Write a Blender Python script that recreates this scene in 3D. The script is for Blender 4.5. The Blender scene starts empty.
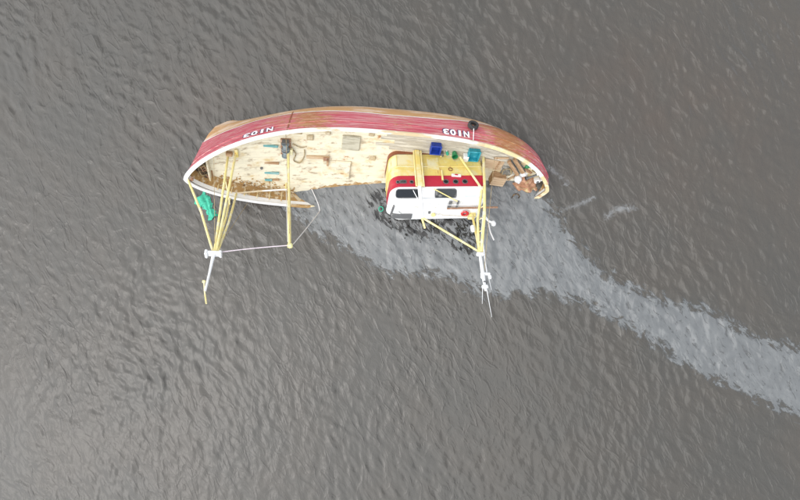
import bpy, math, random
import numpy as np
from mathutils import Matrix, Vector, Euler

random.seed(7)
RNG = np.random.default_rng(11)
SC = bpy.context.scene
COL = SC.collection
rad = math.radians

# ------------------------------------------------------------------ camera
cam_d = bpy.data.cameras.new('camera')
cam_d.sensor_width = 36.0
cam_d.lens = 24.3
cam_d.clip_start = 0.5
cam_d.clip_end = 20000
cam = bpy.data.objects.new('camera', cam_d)
cam.location = (0, 0, 30)
cam.rotation_euler = (0, 0, 0)
COL.objects.link(cam)
SC.camera = cam

# ------------------------------------------------------------------ sky, sun, exposure (bright overcast)
SUN_EL, SUN_AZ = rad(60), rad(238)          # azimuth clockwise from +Y
world = bpy.data.worlds.new('World')
SC.world = world
world.use_nodes = True
wn, wl = world.node_tree.nodes, world.node_tree.links
bg = wn['Background']
sky = wn.new('ShaderNodeTexSky')
sky.sky_type = 'NISHITA'
sky.sun_disc = False
sky.sun_elevation = SUN_EL
sky.sun_rotation = SUN_AZ
sky.air_density = 1.0
sky.dust_density = 1.7
sky.ozone_density = 1.0
hs = wn.new('ShaderNodeHueSaturation')
hs.inputs['Saturation'].default_value = 0.30   # cloud cover: the sky is nearly white
wl.new(sky.outputs['Color'], hs.inputs['Color'])
wl.new(hs.outputs['Color'], bg.inputs['Color'])
bg.inputs['Strength'].default_value = 0.15

sun_d = bpy.data.lights.new('sun', 'SUN')
sun_d.energy = 1.05
sun_d.angle = rad(85)
sun_d.color = (1.0, 0.98, 0.945)
sun = bpy.data.objects.new('sun', sun_d)
sdir = Vector((math.sin(SUN_AZ) * math.cos(SUN_EL), math.cos(SUN_AZ) * math.cos(SUN_EL), math.sin(SUN_EL)))
sun.rotation_euler = sdir.to_track_quat('Z', 'Y').to_euler()
sun.location = sdir * 60
COL.objects.link(sun)

vs = SC.view_settings
vs.view_transform = 'Standard'
vs.look = 'None'
vs.gamma = 1.0
vs.use_curve_mapping = False
vs.exposure = 1.0
SC.render.engine = 'CYCLES'
SC.cycles.use_denoising = True
SC.cycles.max_bounces = 6

# ------------------------------------------------------------------ materials
MATS = {}


def nd(nt, typ, **kw):
    n = nt.nodes.new(typ)
    for k, v in kw.items():
        if k.startswith('i_'):
            n.inputs[k[2:].replace('_', ' ')].default_value = v
        else:
            setattr(n, k, v)
    return n


def ramp(nt, a, b, src):
    r = nt.nodes.new('ShaderNodeMapRange')
    r.interpolation_type = 'SMOOTHSTEP'
    r.inputs['From Min'].default_value = a
    r.inputs['From Max'].default_value = b
    nt.links.new(src, r.inputs['Value'])
    return r.outputs['Result']


def mat(name, base, rough=0.6, metal=0.0, layers=(), bump=0.0, bscale=30.0, var=0.12, vscale=3.0):
    """base colour with tonal variation, worn layers (colour, stretch xyz, lo, hi) and fine relief"""
    m = bpy.data.materials.new(name)
    m.use_nodes = True
    nt = m.node_tree
    b = nt.nodes['Principled BSDF']
    L = nt.links.new
    tc = nd(nt, 'ShaderNodeTexCoord')
    oi = nd(nt, 'ShaderNodeObjectInfo')
    off = nd(nt, 'ShaderNodeVectorMath', operation='ADD')
    mul = nd(nt, 'ShaderNodeMath', operation='MULTIPLY')
    mul.inputs[1].default_value = 17.0
    L(oi.outputs['Random'], mul.inputs[0])
    L(tc.outputs['Object'], off.inputs[0])
    L(mul.outputs[0], off.inputs[1])
    co = off.outputs[0]
    n0 = nd(nt, 'ShaderNodeTexNoise', i_Scale=vscale, i_Detail=5.0, i_Roughness=0.6)
    L(co, n0.inputs['Vector'])
    mx = nd(nt, 'ShaderNodeMix', data_type='RGBA')
    mx.inputs['A'].default_value = (*[c * (1 - var) for c in base], 1)
    mx.inputs['B'].default_value = (*[min(1, c * (1 + var)) for c in base], 1)
    L(n0.outputs['Fac'], mx.inputs['Factor'])
    col = mx.outputs['Result']
    for i, (c, st, lo, hi) in enumerate(layers):
        mp = nd(nt, 'ShaderNodeMapping')
        mp.inputs['Scale'].default_value = st
        mp.inputs['Location'].default_value = (i * 3.7, i * 1.9, i * 5.3)
        L(co, mp.inputs['Vector'])
        n = nd(nt, 'ShaderNodeTexNoise', i_Scale=1.0, i_Detail=7.0, i_Roughness=0.65)
        L(mp.outputs['Vector'], n.inputs['Vector'])
        f = ramp(nt, lo, hi, n.outputs['Fac'])
        mm = nd(nt, 'ShaderNodeMix', data_type='RGBA')
        mm.inputs['B'].default_value = (*c, 1)
        L(col, mm.inputs['A'])
        L(f, mm.inputs['Factor'])
        col = mm.outputs['Result']
    L(col, b.inputs['Base Color'])
    b.inputs['Roughness'].default_value = rough
    b.inputs['Metallic'].default_value = metal
    if bump:
        nb = nd(nt, 'ShaderNodeTexNoise', i_Scale=bscale, i_Detail=4.0)
        L(co, nb.inputs['Vector'])
        bp = nd(nt, 'ShaderNodeBump', i_Strength=bump, i_Distance=0.02)
        L(nb.outputs['Fac'], bp.inputs['Height'])
        L(bp.outputs['Normal'], b.inputs['Normal'])
    MATS[name] = m
    return m


RUST = (0.30, 0.115, 0.04)
TAN = (0.46, 0.27, 0.13)
def red_hull():
    m = mat('red_paint', (0.47, 0.062, 0.095), 0.55, layers=[
        ((0.54, 0.20, 0.21), (0.5, 1.5, 12), 0.40, 0.66),
        ((0.62, 0.44, 0.40), (0.6, 3, 26), 0.52, 0.66),
        ((0.28, 0.05, 0.06), (0.4, 4, 30), 0.58, 0.68),
        (RUST, (1.4, 2, 3), 0.66, 0.78)], bump=0.25)
    nt = m.node_tree
    b = nt.nodes['Principled BSDF']
    src = b.inputs['Base Color'].links[0].from_socket
    tc = nd(nt, 'ShaderNodeTexCoord')
    at = nd(nt, 'ShaderNodeAttribute', attribute_name='wear')
    for c, st, k, lo, hi in ((TAN, (1.3, 2, 16), 0.20, 0.56, 0.74), ((0.36, 0.15, 0.06), (2.4, 3, 14), 0.20, 0.60, 0.72)):
        mp = nd(nt, 'ShaderNodeMapping')
        mp.inputs['Scale'].default_value = st
        nt.links.new(tc.outputs['Object'], mp.inputs['Vector'])
        n = nd(nt, 'ShaderNodeTexNoise', i_Scale=1.0, i_Detail=8.0, i_Roughness=0.7)
        nt.links.new(mp.outputs['Vector'], n.inputs['Vector'])
        ma = nd(nt, 'ShaderNodeMath', operation='MULTIPLY_ADD')
        ma.inputs[1].default_value = k
        nt.links.new(at.outputs['Fac'], ma.inputs[0])
        nt.links.new(n.outputs['Fac'], ma.inputs[2])
        mx = nd(nt, 'ShaderNodeMix', data_type='RGBA')
        mx.inputs['B'].default_value = (*c, 1)
        nt.links.new(src, mx.inputs['A'])
        nt.links.new(ramp(nt, lo, hi, ma.outputs[0]), mx.inputs['Factor'])
        src = mx.outputs['Result']
    nt.links.new(src, b.inputs['Base Color'])


red_hull()
mat('bottom_paint', (0.50, 0.28, 0.12), 0.75, layers=[
    ((0.66, 0.49, 0.35), (0.3, 1.0, 1.6), 0.46, 0.62), (RUST, (0.8, 1.5, 4), 0.60, 0.76)], bump=0.4, bscale=14)
mat('white_paint', (0.80, 0.79, 0.76), 0.5, layers=[
    ((0.62, 0.50, 0.34), (1.2, 3, 3), 0.60, 0.80), (RUST, (2.2, 5, 5), 0.70, 0.80)], bump=0.12)
mat('rail_paint', (0.80, 0.78, 0.73), 0.5, layers=[
    ((0.58, 0.46, 0.28), (0.5, 1.4, 1.4), 0.47, 0.60), (RUST, (2.0, 4, 4), 0.68, 0.8)], bump=0.15)
mat('rail_cream', (0.68, 0.55, 0.30), 0.6, layers=[((0.74, 0.67, 0.48), (1.2, 2, 2), 0.48, 0.62), ((0.48, 0.28, 0.12), (2.2, 4, 4), 0.55, 0.68)], bump=0.2)
mat('deck_paint', (0.76, 0.70, 0.53), 0.65, layers=[
    ((0.62, 0.56, 0.42), (0.45, 9, 2), 0.50, 0.68),
    ((0.60, 0.45, 0.22), (0.8, 1.3, 2), 0.50, 0.70),
    ((0.40, 0.32, 0.21), (1.9, 3.6, 2), 0.53, 0.70),
    ((0.40, 0.19, 0.07), (2.1, 3.2, 2), 0.59, 0.72)], bump=0.2)
mat('deck_bare', (0.44, 0.40, 0.32), 0.75, layers=[
    ((0.62, 0.58, 0.48), (0.7, 7, 2), 0.46, 0.62), ((0.24, 0.21, 0.16), (0.9, 9, 2), 0.56, 0.74)], bump=0.35)
mat('waterway_rust', (0.40, 0.24, 0.09), 0.85, layers=[
    ((0.62, 0.52, 0.36), (2.6, 6, 3), 0.50, 0.62), ((0.13, 0.07, 0.03), (4, 9, 4), 0.55, 0.68)], bump=0.6)
mat('yellow_paint', (0.78, 0.62, 0.18), 0.5, layers=[
    ((0.80, 0.74, 0.46), (0.8, 1.3, 1.1), 0.44, 0.62), ((0.58, 0.60, 0.28), (0.9, 1.5, 1.2), 0.58, 0.70), ((0.50, 0.24, 0.07), (4.5, 4.5, 1.0), 0.58, 0.72)], bump=0.15)
mat('cream_pole', (0.78, 0.66, 0.27), 0.5, layers=[
    ((0.78, 0.72, 0.48), (2.2, 2.2, 2.2), 0.46, 0.64), ((0.46, 0.25, 0.08), (5, 5, 5), 0.66, 0.78)], bump=0.1)
mat('red_band', (0.50, 0.022, 0.05), 0.4, layers=[((0.55, 0.12, 0.12), (1.1, 2, 4), 0.60, 0.8)])
mat('house_rust', (0.26, 0.09, 0.04), 0.85, layers=[((0.48, 0.33, 0.15), (2, 3, 5), 0.55, 0.7)], bump=0.5)
mat('white_house', (0.80, 0.80, 0.78), 0.4, layers=[((0.56, 0.52, 0.44), (1.6, 2.4, 3), 0.55, 0.72), ((0.45, 0.24, 0.10), (4, 4, 1.5), 0.66, 0.76)])
mat('dark_glass', (0.018, 0.022, 0.026), 0.12, var=0.3)
mat('grey_glass', (0.05, 0.055, 0.055), 0.2, layers=[((0.22, 0.22, 0.21), (3, 5, 5), 0.5, 0.65)])
mat('rubber', (0.035, 0.034, 0.032), 0.75, layers=[((0.10, 0.095, 0.085), (5, 5, 5), 0.5, 0.68)], bump=0.5)
mat('dark_grey', (0.12, 0.12, 0.12), 0.55, layers=[((0.26, 0.25, 0.23), (4, 4, 4), 0.55, 0.7)])
mat('steel_blue', (0.24, 0.29, 0.31), 0.5, metal=0.2, layers=[(RUST, (4, 4, 4), 0.55, 0.7), ((0.1, 0.1, 0.1), (6, 6, 6), 0.58, 0.7)], bump=0.3)
mat('rusty_steel', (0.30, 0.16, 0.09), 0.75, layers=[((0.48, 0.33, 0.25), (3, 5, 5), 0.5, 0.66), ((0.10, 0.05, 0.03), (5, 5, 5), 0.58, 0.72)], bump=0.4)
mat('blue_plastic', (0.012, 0.045, 0.33), 0.4, layers=[((0.04, 0.10, 0.42), (3, 3, 3), 0.5, 0.7)])
mat('green_plastic', (0.02, 0.22, 0.08), 0.45, layers=[((0.10, 0.36, 0.18), (5, 5, 5), 0.5, 0.7)])
mat('teal_plastic', (0.02, 0.30, 0.38), 0.45, layers=[((0.10, 0.44, 0.52), (4, 4, 4), 0.5, 0.7)])
mat('teal_paint', (0.13, 0.33, 0.33), 0.6, layers=[((0.40, 0.50, 0.45), (3, 12, 12), 0.5, 0.65)])
mat('net_green', (0.05, 0.42, 0.27), 0.8, layers=[((0.02, 0.27, 0.17), (5, 5, 5), 0.5, 0.64), ((0.16, 0.56, 0.40), (7, 7, 7), 0.56, 0.7)], bump=0.4, bscale=45)
mat('white_plastic', (0.80, 0.80, 0.79), 0.45)
mat('brown_wood', (0.34, 0.20, 0.10), 0.75, layers=[((0.50, 0.34, 0.20), (1.5, 9, 9), 0.46, 0.62), ((0.12, 0.07, 0.04), (2, 12, 12), 0.58, 0.7)], bump=0.3)
mat('tan_wood', (0.50, 0.35, 0.21), 0.75, layers=[((0.60, 0.46, 0.30), (1.2, 9, 9), 0.46, 0.62), ((0.27, 0.16, 0.08), (2, 12, 12), 0.60, 0.72)], bump=0.25)
mat('tarp', (0.36, 0.18, 0.10), 0.8, layers=[((0.55, 0.32, 0.21), (3, 3, 3), 0.46, 0.62), ((0.52, 0.40, 0.20), (2, 2, 2), 0.56, 0.66), ((0.2, 0.1, 0.05), (5, 5, 5), 0.60, 0.72)], bump=0.5)
mat('rope', (0.42, 0.33, 0.18), 0.9, layers=[((0.20, 0.13, 0.07), (6, 6, 6), 0.48, 0.6)], bump=0.6, bscale=60)
mat('rope_dark', (0.07, 0.055, 0.04), 0.9, layers=[((0.24, 0.15, 0.07), (5, 5, 5), 0.5, 0.62)], bump=0.6, bscale=60)
mat('dark_net', (0.20, 0.19, 0.16), 0.9, layers=[((0.34, 0.32, 0.27), (7, 7, 7), 0.5, 0.62), ((0.07, 0.07, 0.06), (9, 9, 9), 0.55, 0.65)], bump=0.8, bscale=50)
mat('white_rope', (0.74, 0.72, 0.70), 0.8)
mat('pink_rope', (0.70, 0.60, 0.64), 0.8)
mat('red_plastic', (0.52, 0.03, 0.03), 0.45)
mat('hatch_grey', (0.50, 0.47, 0.36), 0.7, layers=[((0.36, 0.33, 0.24), (1.2, 8, 3), 0.48, 0.62)], bump=0.2)
mat('hatch_tan', (0.45, 0.36, 0.22), 0.75, layers=[((0.60, 0.52, 0.38), (3, 6, 3), 0.48, 0.62)], bump=0.2)
mat('pale_blue', (0.60, 0.68, 0.71), 0.35)
mat('letter_white', (0.84, 0.84, 0.84), 0.5)
mat('letter_shadow', (0.06, 0.035, 0.11), 0.6)

# ------------------------------------------------------------------ object helpers


def prop(o, label=None, cat=None, group=None, kind=None):
    if label:
        o['label'] = label
    if cat:
        o['category'] = cat
    if group:
        o['group'] = group
    if kind:
        o['kind'] = kind
    return o


def empty(name, mw=None, parent=None):
    o = bpy.data.objects.new(name, None)
    o.empty_display_size = 0.3
    COL.objects.link(o)
    if parent:
        o.parent = parent
    if mw is not None:
        o.matrix_local = mw
    return o


class MB:
    def __init__(s):
        s.v, s.f = [], []

    def add(s, v, f):
        k = len(s.v)
        s.v += [tuple(map(float, p)) for p in v]
        s.f += [tuple(int(i) + k for i in q) for q in f]
        return s

    def grid(s, P, close=False):
        """P: (n,m,3) array of points -> quads"""
        P = np.asarray(P, float)
        n, m = P.shape[:2]
        f = []
        for i in range(n - 1):
            for j in range(m if close else m - 1):
                j2 = (j + 1) % m
                f.append((i * m + j, (i + 1) * m + j, (i + 1) * m + j2, i * m + j2))
        return s.add(P.reshape(-1, 3), f)

    def box(s, c, d, rz=0.0, bev=0.0, M=None):
        """bevelled box: centre c, full size d"""
        dx, dy, dz = [x / 2 for x in d]
        b = min(bev, dx * .9, dy * .9, dz * .9)
        R = Matrix.Rotation(rz, 3, 'Z') if M is None else M
        if b <= 0:
            v = [(x, y, z) for x in (-dx, dx) for y in (-dy, dy) for z in (-dz, dz)]
            f = [(0, 1, 3, 2), (4, 6, 7, 5), (0, 4, 5, 1), (2, 3, 7, 6), (0, 2, 6, 4), (1, 5, 7, 3)]
        else:
            v, f = [], []
            rings = [(-dz, b), (-dz + b, 0), (dz - b, 0), (dz, b)]
            for z, i in rings:
                x, y = dx - i, dy - i
                v += [(-x + b, -y, z), (x - b, -y, z), (x, -y + b, z), (x, y - b, z), (x - b, y, z), (-x + b, y, z), (-x, y - b, z), (-x, -y + b, z)]
            for r in range(3):
                for j in range(8):
                    f.append((r * 8 + j, r * 8 + (j + 1) % 8, r * 8 + 8 + (j + 1) % 8, r * 8 + 8 + j))
            f.append(tuple(range(7, -1, -1)))
            f.append(tuple(range(24, 32)))
        C = Vector(c)
        return s.add([tuple(R @ Vector(p) + C) for p in v], f)

    def tube(s, pts, r, n=8, cap=True):
        P = [Vector(p) for p in pts]
        rs = r if isinstance(r, (list, tuple)) else [r] * len(P)
        rows = []
        a = None
        for i, q in enumerate(P):
            t = (P[min(i + 1, len(P) - 1)] - P[max(i - 1, 0)]).normalized()
            if a is None:
                a = t.orthogonal().normalized()
            a = (a - t * a.dot(t)).normalized()
            b = t.cross(a)
            rows.append([tuple(q + (a * math.cos(k * 2 * math.pi / n) + b * math.sin(k * 2 * math.pi / n)) * rs[i]) for k in range(n)])
        k0 = len(s.v)
        s.grid(rows, close=True)
        if cap:
            s.f.append(tuple(k0 + k for k in range(n - 1, -1, -1)))
            s.f.append(tuple(k0 + (len(P) - 1) * n + k for k in range(n)))
        return s

    def lathe(s, prof, n=20, M=None):
        """prof: list of (r,z); M 4x4"""
        rows = []
        for r, z in prof:
            rows.append([(r * math.cos(k * 2 * math.pi / n), r * math.sin(k * 2 * math.pi / n), z) for k in range(n)])
        if M is not None:
            rows = [[tuple(M @ Vector(p)) for p in row] for row in rows]
        return s.grid(rows, close=True)

    def build(s, name, m, parent=None, smooth=False, mw=None):
        me = bpy.data.meshes.new(name)
        me.from_pydata(s.v, [], s.f)
        me.validate()
        me.update()
        ms = m if isinstance(m, (list, tuple)) else [m]
        for x in ms:
            me.materials.append(MATS[x] if isinstance(x, str) else x)
        if smooth:
            me.polygons.foreach_set('use_smooth', [True] * len(me.polygons))
        o = bpy.data.objects.new(name, me)
        COL.objects.link(o)
        if parent:
            o.parent = parent
        if mw is not None:
            o.matrix_local = mw
        return o


def sag(a, b, n=10, d=0.0, axis=(0, 0, -1)):
    a, b, ax = Vector(a), Vector(b), Vector(axis)
    return [a.lerp(b, i / n) + ax * d * 4 * (i / n) * (1 - i / n) for i in range(n + 1)]


# ------------------------------------------------------------------ water surface: one sheet to the horizon
comps = []
for k in range(120):
    lam = float(np.exp(RNG.uniform(np.log(0.27), np.log(1.35))))
    ang = rad(24) + RNG.normal(0, 0.55)
    amp = 0.0023 * lam ** 0.9 * RNG.uniform(0.4, 1.3) * (0.7 if lam > 1.1 else 1.0)
    comps.append((2 * math.pi / lam * math.cos(ang), 2 * math.pi / lam * math.sin(ang), RNG.uniform(0, 6.283), amp))


def wave(x, y):
    x, y = np.asarray(x, float), np.asarray(y, float)
    wx = x + 0.35 * np.sin(0.55 * y + 0.3 * x + 1.0) + 0.2 * np.sin(0.9 * x - 0.7 * y)
    wy = y + 0.35 * np.sin(0.5 * x - 0.4 * y + 2.0)
    h = np.zeros_like(x)
    for kx, ky, ph, a in comps:
        h = h + a * (2.6 * (0.5 + 0.5 * np.sin(kx * wx + ky * wy + ph)) ** 2.0 - 1.0)
    g = 0.85 + 0.30 * np.sin(0.31 * x + 0.17 * y + 0.5) * np.sin(0.27 * y - 0.13 * x + 1.3) + 0.15 * np.sin(0.8 * x - 0.5 * y) * np.sin(0.6 * y + 0.4 * x + 2)
    g = g - 0.35 * np.exp(-((x - 1.5) / 9) ** 2 - ((y + 8) / 5) ** 2)      # calmer patch
    g = g - 0.25 * np.exp(-((x - 4) / 6) ** 2 - ((y - 0.5) / 3) ** 2)      # oil-calmed water
    h = h * g
    h = h + 3.0 * h * np.abs(h)          # slightly peaked crests
    fall = np.clip(1 - (np.maximum(np.abs(x) - 26, 0) + np.maximum(np.abs(y) - 18, 0)) / 12, 0, 1)
    return h * fall


def axis(half, step):
    core = np.arange(-half, half + step / 2, step)
    out, d, x = [], step, half
    while x < 6000:
        d *= 1.28
        x += d
        out.append(x)
    out = np.array(out)
    return np.concatenate([-out[::-1], core, out])


AX, AY = axis(24.5, 0.08), axis(16.5, 0.08)
GX, GY = np.meshgrid(AX, AY, indexing='ij')
GZ = wave(GX, GY)


def px(x, y):            # water-plane metres for a spot measured on the aerial map (18 px per metre)
    return ((x - 400) / 18.0, (250 - y) / 18.0)


def mesh_from_grid(name, V, F, m, attrs=None):
    me = bpy.data.meshes.new(name)
    me.vertices.add(len(V))
    me.vertices.foreach_set('co', np.ascontiguousarray(V, dtype=np.float32).ravel())
    me.loops.add(F.size)
    me.loops.foreach_set('vertex_index', np.ascontiguousarray(F, dtype=np.int32).ravel())
    me.polygons.add(len(F))
    me.polygons.foreach_set('loop_start', np.arange(0, F.size, 4, dtype=np.int32))
    me.polygons.foreach_set('loop_total', np.full(len(F), 4, dtype=np.int32))
    me.polygons.foreach_set('use_smooth', np.ones(len(F), dtype=bool))
    me.update(calc_edges=True)
    for k, v in (attrs or {}).items():
        a = me.attributes.new(k, 'FLOAT', 'POINT')
        a.data.foreach_set('value', np.ascontiguousarray(v, dtype=np.float32).ravel())
    me.materials.append(m)
    o = bpy.data.objects.new(name, me)
    COL.objects.link(o)
    return o


def water_nodes(name):
    m = bpy.data.materials.new(name)
    m.use_nodes = True
    return m, m.node_tree, m.node_tree.nodes['Principled BSDF']


def ripple_bump(nt, b, strength, dist=0.03):
    L = nt.links.new
    tc = nd(nt, 'ShaderNodeTexCoord')
    mp = nd(nt, 'ShaderNodeMapping', vector_type='TEXTURE')
    mp.inputs['Rotation'].default_value = (0, 0, rad(24))
    mp.inputs['Scale'].default_value = (1.0, 2.3, 1.0)
    L(tc.outputs['Object'], mp.inputs['Vector'])
    def ridge(scale, gain, power):
        n = nd(nt, 'ShaderNodeTexNoise', i_Scale=scale, i_Detail=2.0, i_Roughness=0.45, i_Distortion=0.7)
        L(mp.outputs['Vector'], n.inputs['Vector'])
        su = nd(nt, 'ShaderNodeMath', operation='SUBTRACT')
        su.inputs[1].default_value = 0.5
        L(n.outputs['Fac'], su.inputs[0])
        ab = nd(nt, 'ShaderNodeMath', operation='ABSOLUTE')
        L(su.outputs[0], ab.inputs[0])
        ml = nd(nt, 'ShaderNodeMath', operation='MULTIPLY_ADD', use_clamp=True)
        ml.inputs[1].default_value = -gain
        ml.inputs[2].default_value = 1.0
        L(ab.outputs[0], ml.inputs[0])
        pw = nd(nt, 'ShaderNodeMath', operation='POWER')
        pw.inputs[1].default_value = power
        L(ml.outputs[0], pw.inputs[0])
        return pw.outputs[0]
    r1, r2 = ridge(1.6, 6.5, 2.2), ridge(3.6, 6.0, 1.8)
    n2 = nd(nt, 'ShaderNodeTexNoise', i_Scale=5.5, i_Detail=3.0, i_Roughness=0.55)
    L(tc.outputs['Object'], n2.inputs['Vector'])
    a1 = nd(nt, 'ShaderNodeMath', operation='MULTIPLY_ADD')
    a1.inputs[1].default_value = 0.40
    L(r2, a1.inputs[0])
    L(r1, a1.inputs[2])
    ad = nd(nt, 'ShaderNodeMath', operation='MULTIPLY_ADD')
    ad.inputs[1].default_value = 0.45
    L(n2.outputs['Fac'], ad.inputs[0])
    L(a1.outputs[0], ad.inputs[2])
    bp = nd(nt, 'ShaderNodeBump', i_Strength=strength, i_Distance=dist)
    ng = nd(nt, 'ShaderNodeTexNoise', i_Scale=0.12, i_Detail=4.0, i_Roughness=0.6, i_Distortion=0.6)
    L(tc.outputs['Object'], ng.inputs['Vector'])
    rg_ = nd(nt, 'ShaderNodeMapRange')
    rg_.inputs['From Min'].default_value = 0.35
    rg_.inputs['From Max'].default_value = 0.65
    rg_.inputs['To Min'].default_value = 0.35
    rg_.inputs['To Max'].default_value = 1.0
    L(ng.outputs['Fac'], rg_.inputs['Value'])
    L(rg_.outputs['Result'], bp.inputs['Strength'])
    L(ad.outputs[0], bp.inputs['Height'])
    L(bp.outputs['Normal'], b.inputs['Normal'])
    return tc


wm, nt, pb = water_nodes('river_water')
tc = ripple_bump(nt, pb, 1.0, 0.015)
at = nd(nt, 'ShaderNodeAttribute', attribute_name='brown_tint')
nz = nd(nt, 'ShaderNodeTexNoise', i_Scale=0.22, i_Detail=5.0, i_Roughness=0.6)
nt.links.new(tc.outputs['Object'], nz.inputs['Vector'])
m1 = nd(nt, 'ShaderNodeMix', data_type='RGBA')
m1.inputs['A'].default_value = (0.075, 0.072, 0.064, 1)
m1.inputs['B'].default_value = (0.081, 0.075, 0.065, 1)
nt.links.new(ramp(nt, 0.35, 0.65, nz.outputs['Fac']), m1.inputs['Factor'])
m2 = nd(nt, 'ShaderNodeMix', data_type='RGBA')
m2.inputs['B'].default_value = (0.115, 0.066, 0.044, 1)
nt.links.new(m1.outputs['Result'], m2.inputs['A'])
nt.links.new(at.outputs['Fac'], m2.inputs['Factor'])
nt.links.new(m2.outputs['Result'], pb.inputs['Base Color'])
pb.inputs['Roughness'].default_value = 0.10
pb.inputs['IOR'].default_value = 1.38


def blob(x, y, cx, cy, rx, ry, rot=0):
    c, s_ = math.cos(rad(rot)), math.sin(rad(rot))
    dx, dy = x - cx, y - cy
    return np.exp(-(((dx * c + dy * s_) / rx) ** 2 + ((-dx * s_ + dy * c) / ry) ** 2))


def vnoise(x, y):
    return (np.sin(1.3 * x + 0.7 * y) + np.sin(-0.8 * x + 1.7 * y + 1) + np.sin(2.9 * x + 1.1 * y + 2) * .6 + np.sin(1.9 * x - 3.1 * y + 4) * .5 + np.sin(5.3 * x + 2.4 * y) * .3 + np.sin(-3.7 * x + 4.9 * y + 3) * .3) / 3.7


nzf = vnoise(GX * .9, GY * .9) + .6 * vnoise(GX * 2.3 + 4, GY * 2.0)
brown_tint = 0.07 * blob(GX, GY, *px(620, 90), 5, 4, 0) + 0.08 * blob(GX, GY, *px(720, 130), 10, 7, 0) + 0.06 * blob(GX, GY, *px(215, 92), 3.5, 2.0, 35)  # faint brown painted in for lens flare and uneven sky reflection
brown_tint = np.clip(brown_tint * (1 + 0.5 * nzf), 0, 1)
nx, ny = GX.shape
ii, jj = np.meshgrid(np.arange(nx - 1), np.arange(ny - 1), indexing='ij')
QF = np.stack([ii * ny + jj, (ii + 1) * ny + jj, (ii + 1) * ny + jj + 1, ii * ny + jj + 1], -1).reshape(-1, 4)
WV = np.stack([GX, GY, GZ], -1).reshape(-1, 3)
water = mesh_from_grid('water', WV, QF, wm, {'brown_tint': brown_tint})
prop(water, 'wind-rippled grey-brown open water all round the boat', 'water', kind='structure')


def poly_sd(x, y, poly):
    """signed distance to polygon, positive inside"""
    P = np.array(poly, float)
    d = np.full(x.shape, 1e9)
    ins = np.zeros(x.shape, bool)
    for a, b in zip(P, np.roll(P, -1, 0)):
        e = b - a
        t = np.clip(((x - a[0]) * e[0] + (y - a[1]) * e[1]) / (e @ e), 0, 1)
        d = np.minimum(d, np.hypot(x - a[0] - t * e[0], y - a[1] - t * e[1]))
        if a[1] != b[1]:
            c = ((a[1] > y) != (b[1] > y)) & (x < (b[0] - a[0]) * (y - a[1]) / (b[1] - a[1]) + a[0])
            ins ^= c
    return np.where(ins, d, -d)


def overlay(name, m, sd, margin, dz):
    keep = sd.reshape(-1) > -margin
    fk = keep[QF].all(1)
    F = QF[fk]
    ids, inv = np.unique(F, return_inverse=True)
    V = WV[ids].copy()
    V[:, 2] += dz
    return mesh_from_grid(name, V, inv.reshape(-1, 4), m, {'edge': sd.reshape(-1)[ids]})


SLICK = [px(*p) for p in [(280, 150), (288, 204), (308, 221), (330, 234), (358, 249), (372, 260), (396, 270), (432, 268), (478, 286), (500, 293), (545, 287), (580, 298), (615, 316), (650, 337), (682, 357), (720, 378), (762, 396), (800, 412), (870, 440), (860, 385), (800, 354), (765, 343), (732, 330), (706, 313), (668, 306), (646, 296), (618, 287), (600, 275), (580, 255), (560, 228), (546, 206), (520, 180), (420, 150)]]
om, nt, pb = water_nodes('oil_sheen')
tc = ripple_bump(nt, pb, 1.0, 0.012)
pb.inputs['Roughness'].default_value = 0.14
pb.inputs['IOR'].default_value = 1.50
nz = nd(nt, 'ShaderNodeTexNoise', i_Scale=0.9, i_Detail=6.0, i_Roughness=0.62, i_Distortion=0.8)
nt.links.new(tc.outputs['Object'], nz.inputs['Vector'])
mx = nd(nt, 'ShaderNodeMix', data_type='RGBA')
mx.inputs['A'].default_value = (0.140, 0.146, 0.145, 1)
mx.inputs['B'].default_value = (0.165, 0.172, 0.170, 1)
nt.links.new(ramp(nt, 0.35, 0.68, nz.outputs['Fac']), mx.inputs['Factor'])
nt.links.new(mx.outputs['Result'], pb.inputs['Base Color'])
at = nd(nt, 'ShaderNodeAttribute', attribute_name='edge')
n2 = nd(nt, 'ShaderNodeTexNoise', i_Scale=1.7, i_Detail=7.0, i_Roughness=0.7, i_Distortion=0.6)
mp = nd(nt, 'ShaderNodeMapping')
mp.vector_type = 'TEXTURE'
mp.inputs['Rotation'].default_value = (0, 0, rad(-40))
mp.inputs['Scale'].default_value = (1.3, .6, 1)
nt.links.new(tc.outputs['Object'], mp.inputs['Vector'])
nt.links.new(mp.outputs['Vector'], n2.inputs['Vector'])
ma = nd(nt, 'ShaderNodeMath', operation='MULTIPLY_ADD')
ma.inputs[1].default_value = 3.4
nt.links.new(n2.outputs['Fac'], ma.inputs[0])
nt.links.new(at.outputs['Fac'], ma.inputs[2])
mpf = nd(nt, 'ShaderNodeMapping', vector_type='TEXTURE')
mpf.inputs['Rotation'].default_value = (0, 0, rad(-58))
mpf.inputs['Scale'].default_value = (.62, .2, 1)
nt.links.new(tc.outputs['Object'], mpf.inputs['Vector'])
nf_ = nd(nt, 'ShaderNodeTexNoise', i_Scale=1.0, i_Detail=6.0, i_Roughness=0.65, i_Distortion=0.7)
nt.links.new(mpf.outputs['Vector'], nf_.inputs['Vector'])
hole = ramp(nt, 0.34, 0.46, nf_.outputs['Fac'])
hm = nd(nt, 'ShaderNodeMath', operation='MULTIPLY_ADD')
hm.inputs[1].default_value = 0.4
hm.inputs[2].default_value = 0.58
nt.links.new(hole, hm.inputs[0])
al = nd(nt, 'ShaderNodeMath', operation='MULTIPLY')
nt.links.new(hm.outputs[0], al.inputs[1])
nt.links.new(ramp(nt, 1.30, 1.70, ma.outputs[0]), al.inputs[0])
nt.links.new(al.outputs[0], pb.inputs['Alpha'])
sd = poly_sd(GX, GY, SLICK)
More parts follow.
